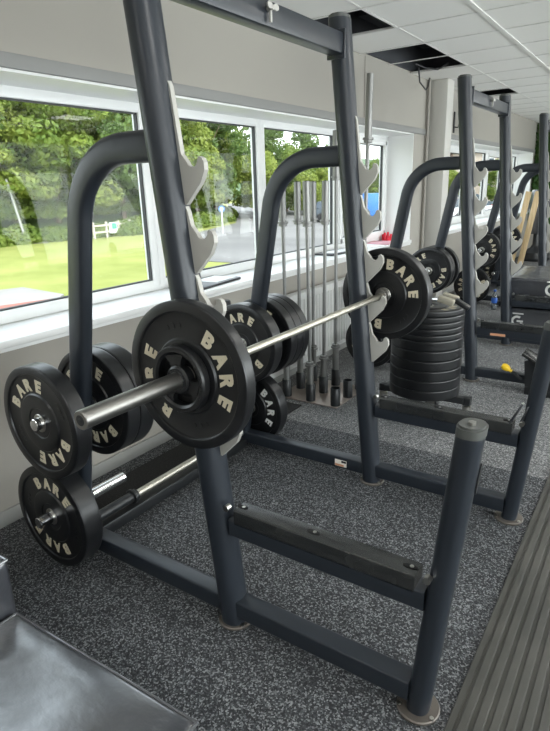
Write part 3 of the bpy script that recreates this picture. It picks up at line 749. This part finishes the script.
# wooded bank rising behind the lawn
bk_ = MB(); 
prof = [(0, 0), (2, .9), (6, 2.6), (12, 5.0), (24, 8.0)]
ln = [(-28, -16), (-27.5, 0), (-26.5, 10), (-25.2, 16), (-24.2, 20.5), (-23.2, 24.5), (-24.5, 30), (-29, 37), (-36, 46)]
vs = []
for (x, y) in ln: vs.append([bk_.bm.verts.new((x-d_, y+d_*.35, GZ+h_)) for d_, h_ in prof])
for a, b in zip(vs[:-1], vs[1:]):
    for i in range(len(prof)-1): bk_.bm.faces.new((a[i], a[i+1], b[i+1], b[i]))
struct(bk_.obj('hill', M['leaf_c'], None))
def far_hill(name, pts):
    m = MB(); n = 24; rings = []
    (x0, y0, x1, y1, h) = pts
    for k in range(n+1):
        t = k/n; x, y = x0+(x1-x0)*t, y0+(y1-y0)*t; hh = h*(.55+.45*math.sin(t*PI)+.12*math.sin(t*9)+.06*math.sin(t*23))
        rings.append([Vector((x, y, GZ-1)), Vector((x-4, y+6, GZ+hh)), Vector((x-20, y+30, GZ+hh*.9)), Vector((x-24, y+36, GZ-1))])
    m.loft(rings); struct(m.obj(name, M['hillm'], None))
far_hill('hills', (-110, 70, 20, 190, 9))

def tree_mesh(seed, h, w, n, leaf):
    rnd = random.Random(seed); clumps = []
    for k in range(46):
        t = rnd.random()**.8; zz = h*(.12+.86*t); rr = w*(math.sin(PI*min(1, .16+.80*t))**.7)*math.sqrt(rnd.random())
        a = rnd.random()*6.28; clumps.append((Vector((rr*math.cos(a), rr*math.sin(a), zz)), rnd.uniform(.35, .75)*w*.55))
    def fn(r):
        c, R = r.choice(clumps); v = Vector((r.gauss(0, 1), r.gauss(0, 1), r.gauss(0, 1))).normalized()
        if v.z < -.3: v.z *= .4
        return c+v*R*r.uniform(.75, 1.05)*Vector((1, 1, .8)).length/1.6, v
    return fn
protos = []
for k, (h, wd, lm) in enumerate(((7.5, 2.7, 'leaf_a'), (6.4, 2.6, 'leaf_b'), (8.2, 2.9, 'leaf_c'), (5.6, 2.4, 'leaf_b'))):
    tr_ = thing('tree', 'x', 'tree', (0, 0, -100))
    fo = leafpatch(11000, tree_mesh(30+k, h, wd, 0, 0), .15, M[lm], 'foliage', tr_, 60+k)
    tk = MB(); tk.tube((0, 0, -.4), (.15, .05, h*.55), .17, .07, 10)
    rnd = random.Random(k)
    for j in range(5):
        a = rnd.random()*6.28; tk.tube((.06, .02, h*(.12+.06*j)), (wd*.5*math.cos(a), wd*.5*math.sin(a), h*(.4+.07*j)), .06, .02, 8)
    tk.obj('trunk', M['bark'], tr_); protos.append(tr_)
used = set()
def place_tree(x, y, z, s, k, label, group):
    o = protos[k]
    if k in used: o = dup(o, (x, y, z), (0, 0, random.random()*6.28), label, group)
    else: used.add(k); o.location = (x, y, z); o['label'] = label; o['group'] = group
    o.scale = (s, s, s*random.uniform(.92, 1.08))
def bank_z(d_):
    for (a, ha), (b, hb) in zip(prof[:-1], prof[1:]):
        if a <= d_ <= b: return GZ+ha+(hb-ha)*(d_-a)/(b-a)
    return GZ
def along(t):
    t *= len(ln)-1; i = min(int(t), len(ln)-2); f = t-i
    return ln[i][0]+(ln[i+1][0]-ln[i][0])*f, ln[i][1]+(ln[i+1][1]-ln[i][1])*f
def bank_tree(t, d_, s, k, label, group):
    x, y = along(t); place_tree(x-d_, y+d_*.35, bank_z(d_)-.15, s, k, label, group)
n = 15
for i in range(n):
    bank_tree(.14+.80*i/(n-1), 1.6+random.random()*1.2, random.uniform(.85, 1.1), (i*3+1) % 4, 'bushy green tree in the front row on the bank beyond the lawn', 'front row of trees on the bank')
for i in range(13):
    bank_tree(.12+.80*i/12+.02, 6+random.random()*2, random.uniform(1.0, 1.25), (i*2+i//3) % 4, 'tall green tree higher up the bank beyond the lawn', 'upper row of trees on the bank')
for i in range(9):
    bank_tree(.10+.62*i/8, 14+random.random()*3, random.uniform(1.1, 1.35), (i+2) % 4, 'tree on the crest of the bank beyond the lawn', 'trees on the crest')
for i, (x, y, s, k) in enumerate(((-30, 47, .72, 0), (-25.5, 46, .62, 1), (-27, 52, .8, 2), (-22.5, 50, .66, 3), (-20, 46, .52, 0), (-18.5, 53, .62, 2), (-23, 60, .9, 1), (-15.5, 52, .55, 1), (-33, 55, .9, 2), (-12.5, 56, .5, 0), (-26.3, 37.2, .74, 1), (-29.2, 41.5, .85, 3), (-26.6, 43.2, .72, 0), (-31.5, 46.5, .95, 2), (-24.3, 41.2, .62, 3))):
    place_tree(x, y, GZ-.1, s, k, 'small green tree along the far side of the car park', 'trees across the car park')
# low bushes at the foot of the bank
bp_ = None
for i in range(44):
    x, y = along(.14+.80*(i % 22)/21+(.018 if i > 21 else 0)); q_ = .3+random.random()*.6+(2.2 if i > 21 else 0); x -= q_; y += q_*.35 if i > 21 else 0; loc = (x, y, bank_z(max(0, q_)) if i > 21 else GZ); sc = random.uniform(.7, 1.25)*(1.35 if i > 21 else 1)
    if bp_ is None:
        def fb(r):
            v = Vector((r.gauss(0, 1), r.gauss(0, 1), abs(r.gauss(0, 1)))).normalized(); return Vector((v.x*1.2, v.y*1.2, v.z*.95))*r.uniform(.6, 1), v
        bp_ = tag(leafpatch(1600, fb, .12, M['leaf_a'], 'bush', None, 3), 'low green bush at the foot of the wooded bank', 'bush', 'bushes at the foot of the bank'); o = bp_
    else: o = bp_.copy(); C.objects.link(o); o.rotation_euler = (0, 0, random.random()*6)
    o.location = loc; o.scale = (sc, sc, sc*.9)
# fence with notice, leaning pole, sign post
fe = thing('timber_fence', 'short post and rail timber fence at the lawn edge outside', 'fence', (-24.0, 19.95, GZ), (0, 0, math.radians(97)))
for k in range(4): MB().box(-1.5+k*.95, -1.4+k*.95, -.04, .04, 0, .85).obj('post', M['timber'], fe)
for zz in (.28, .62): MB().box(-1.5, 1.45, -.065, -.04, zz, zz+.09).obj('rail', M['timber'], fe)
nb = MB().box(-.35, .25, -.10, -.068, .22, .78).obj('notice_board', M['sign'], fe); MB().box(-.16, .20, -.108, -.099, .42, .74).obj('notice_panel', M['sign_g'], nb)
pl = tag(MB().tube((0, 0, 0), (-.22, -.42, 3.1), .07, .05, 12).obj('leaning_pole', M['pole'], None), 'pale leaning pole in front of the trees outside the left window', 'pole'); pl.location = (-25.2, 15.45, GZ)
sp = thing('road_sign', 'small blue sign on a thin post at the car park edge', 'sign', (-18.9, 23.2, GZ), (0, 0, math.radians(50)))
MB().tube((0, 0, 0), (0, 0, 1.35), .04, seg=10).obj('post', M['galv'], sp); MB().tube((0, -.02, 1.3), (0, .02, 1.3), .17, seg=24).obj('sign_face', M['sign_b'], sp); MB().tube((0, -.05, 1.3), (0, -.02, 1.3), .09, seg=20).obj('sign_symbol', M['sign'], sp)
# cars, container, houses
cp = {}
def car(loc, rz, m, label):
    if m in cp: return dup(cp[m], loc, (0, 0, rz), label)
    c = thing('car', label, 'car', loc, (0, 0, rz), 'parked cars')
    rings = []
    prof_ = [(-2.0, .35, .55), (-1.9, .25, .8), (-1.2, .22, .92), (1.0, .22, .92), (1.8, .22, .85), (2.0, .3, .6)]
    for x, z0, z1 in prof_:
        rings.append([Vector((x, -.82, z0)), Vector((x, -.86, (z0+z1)/2)), Vector((x, -.78, z1)), Vector((x, .78, z1)), Vector((x, .86, (z0+z1)/2)), Vector((x, .82, z0))])
    MB().loft(rings).obj('body', M[m], c)
    cabin = MB(); cabin.loft([[Vector((x, -y, .9)), Vector((x2, -y*.82, z)), Vector((x2, y*.82, z)), Vector((x, y, .9))] for x, x2, y, z in ((-1.75, -1.45, .76, 1.32), (-.6, -.5, .78, 1.45), (.3, .2, .78, 1.44), (1.05, .55, .76, 1.3))])
    cabin.obj('cabin', M['dkglass'], c)
    for x in (-1.25, 1.25):
        for s in (-1, 1): MB().tube((x, s*.70, .31), (x, s*.87, .31), .31, bev=.03).obj('wheel', M['rubber'], c)
    cp[m] = c; return c
car((-17.2, 33.5, GZ+.02), .6, 'car_d', 'dark parked car in the car park seen past the standing barbells')
car((-8.6, 33.5, GZ+.02), .9, 'car_w', 'white parked car seen through the second window opening')
car((-6.6, 38.2, GZ+.02), .9, 'car_r', 'red parked car seen through the second window opening')
car((-10.6, 41.5, GZ+.02), .4, 'car_d', 'dark parked car farther off through the second window opening')
ct = thing('skip_container', 'red and blue metal container standing across the car park', 'container', (-16.1, 37.2, GZ+.02), (0, 0, .55))
MB().box(.1, 1.6, -.6, .6, 0, 1.7, .02).obj('red_half', M['car_r'], ct); MB().box(-1.2, .1, -.6, .6, 0, 1.7, .02).obj('blue_half', M['sign_b'], ct)
def house(loc, rz, w_, d__, h, label):
    b = thing('house', label, 'house', loc, (0, 0, rz), 'brick houses beyond the car park')
    wl = MB().box(-w_/2, w_/2, -d__/2, d__/2, 0, h).obj('wall', M['brick'], b, 0)
    MB().prism([(-d__/2-.3, h), (d__/2+.3, h), (0, h+2.2)], lambda a, c, d: Vector((d, a, c)), -w_/2-.2, w_/2+.2).obj('roof', M['roof'], b, 0)
    for z in (.9, 3.3):
        for k in range(int(w_/2.2)):
            x = -w_/2+1.2+k*2.2
            f = MB().box(x-.55, x+.55, -d__/2-.05, -d__/2+.02, z, z+1.2).obj('window', M['white'], b, 0); MB().box(x-.45, x+.45, -d__/2-.07, -d__/2-.04, z+.1, z+1.1).obj('pane', M['dkglass'], f, 0)
house((-14, 62, GZ), .35, 9, 6, 5.0, 'red brick house seen between the second rack bent legs')
house((-3.2, 63.5, GZ), .25, 9, 6, 5.0, 'red brick house seen behind the second rack far upright')
house((-38, 72, GZ), .7, 7, 6, 3.6, 'distant brick house roof above the trees past the standing barbells')

# ------------------------------------------------------------------ light
sc = bpy.context.scene
wd_ = bpy.data.worlds.new('sky'); sc.world = wd_; wd_.use_nodes = True
nt = wd_.node_tree; bg = nt.nodes['Background']
tc = nt.nodes.new('ShaderNodeTexCoord'); sx_ = nt.nodes.new('ShaderNodeSeparateXYZ'); rp = nt.nodes.new('ShaderNodeValToRGB')
nt.links.new(tc.outputs['Generated'], sx_.inputs[0]); nt.links.new(sx_.outputs['Z'], rp.inputs[0]); nt.links.new(rp.outputs[0], bg.inputs[0])
rp.color_ramp.elements[0].position = 0; rp.color_ramp.elements[0].color = (.93, .97, 1.0, 1)
rp.color_ramp.elements[1].position = .6; rp.color_ramp.elements[1].color = (.80, .90, 1.0, 1)
bg.inputs[1].default_value = 3.0
sun = bpy.data.lights.new('sun', 'SUN'); so = bpy.data.objects.new('sun', sun); C.objects.link(so)
sun.energy = 3.4; sun.angle = math.radians(12); sun.color = (1, .96, .88)
so.rotation_euler = Vector((-.62, .30, -.78)).to_track_quat('-Z', 'Y').to_euler()
for i, (a, b) in enumerate(ops):  # added lamps outside the unseen windows, tilted up to brighten the ceiling
    al = bpy.data.lights.new('window_daylight', 'AREA'); ao = bpy.data.objects.new('window_daylight', al); C.objects.link(ao)
    al.shape = 'RECTANGLE'; al.size = 1.9; al.size_y = b-a; al.energy = 27*(b-a); al.color = (.95, .98, 1)
    ao.location = (XR+.62, (a+b)/2, 1.15); ao.rotation_euler = (0, PI/2+math.radians(35), 0)
for (a, b) in (o1, o2):
    al = bpy.data.lights.new('window_daylight', 'AREA'); ao = bpy.data.objects.new('window_daylight', al); C.objects.link(ao)
    al.shape = 'RECTANGLE'; al.size = 1.13; al.size_y = b-a; al.energy = 1; al.cycles.is_portal = True
    ao.location = (-1.715, (a+b)/2, 1.45); ao.rotation_euler = (0, -PI/2, 0)
vs_ = sc.view_settings
vs_.view_transform = 'Standard'; vs_.look = 'None'; vs_.gamma = 1; vs_.use_curve_mapping = False; vs_.exposure = 0.35
sc.cycles.max_bounces = 8; sc.cycles.diffuse_bounces = 5; sc.cycles.transparent_max_bounces = 12
sc.cycles.sample_clamp_indirect = 6; sc.cycles.caustics_reflective = False; sc.cycles.caustics_refractive = False
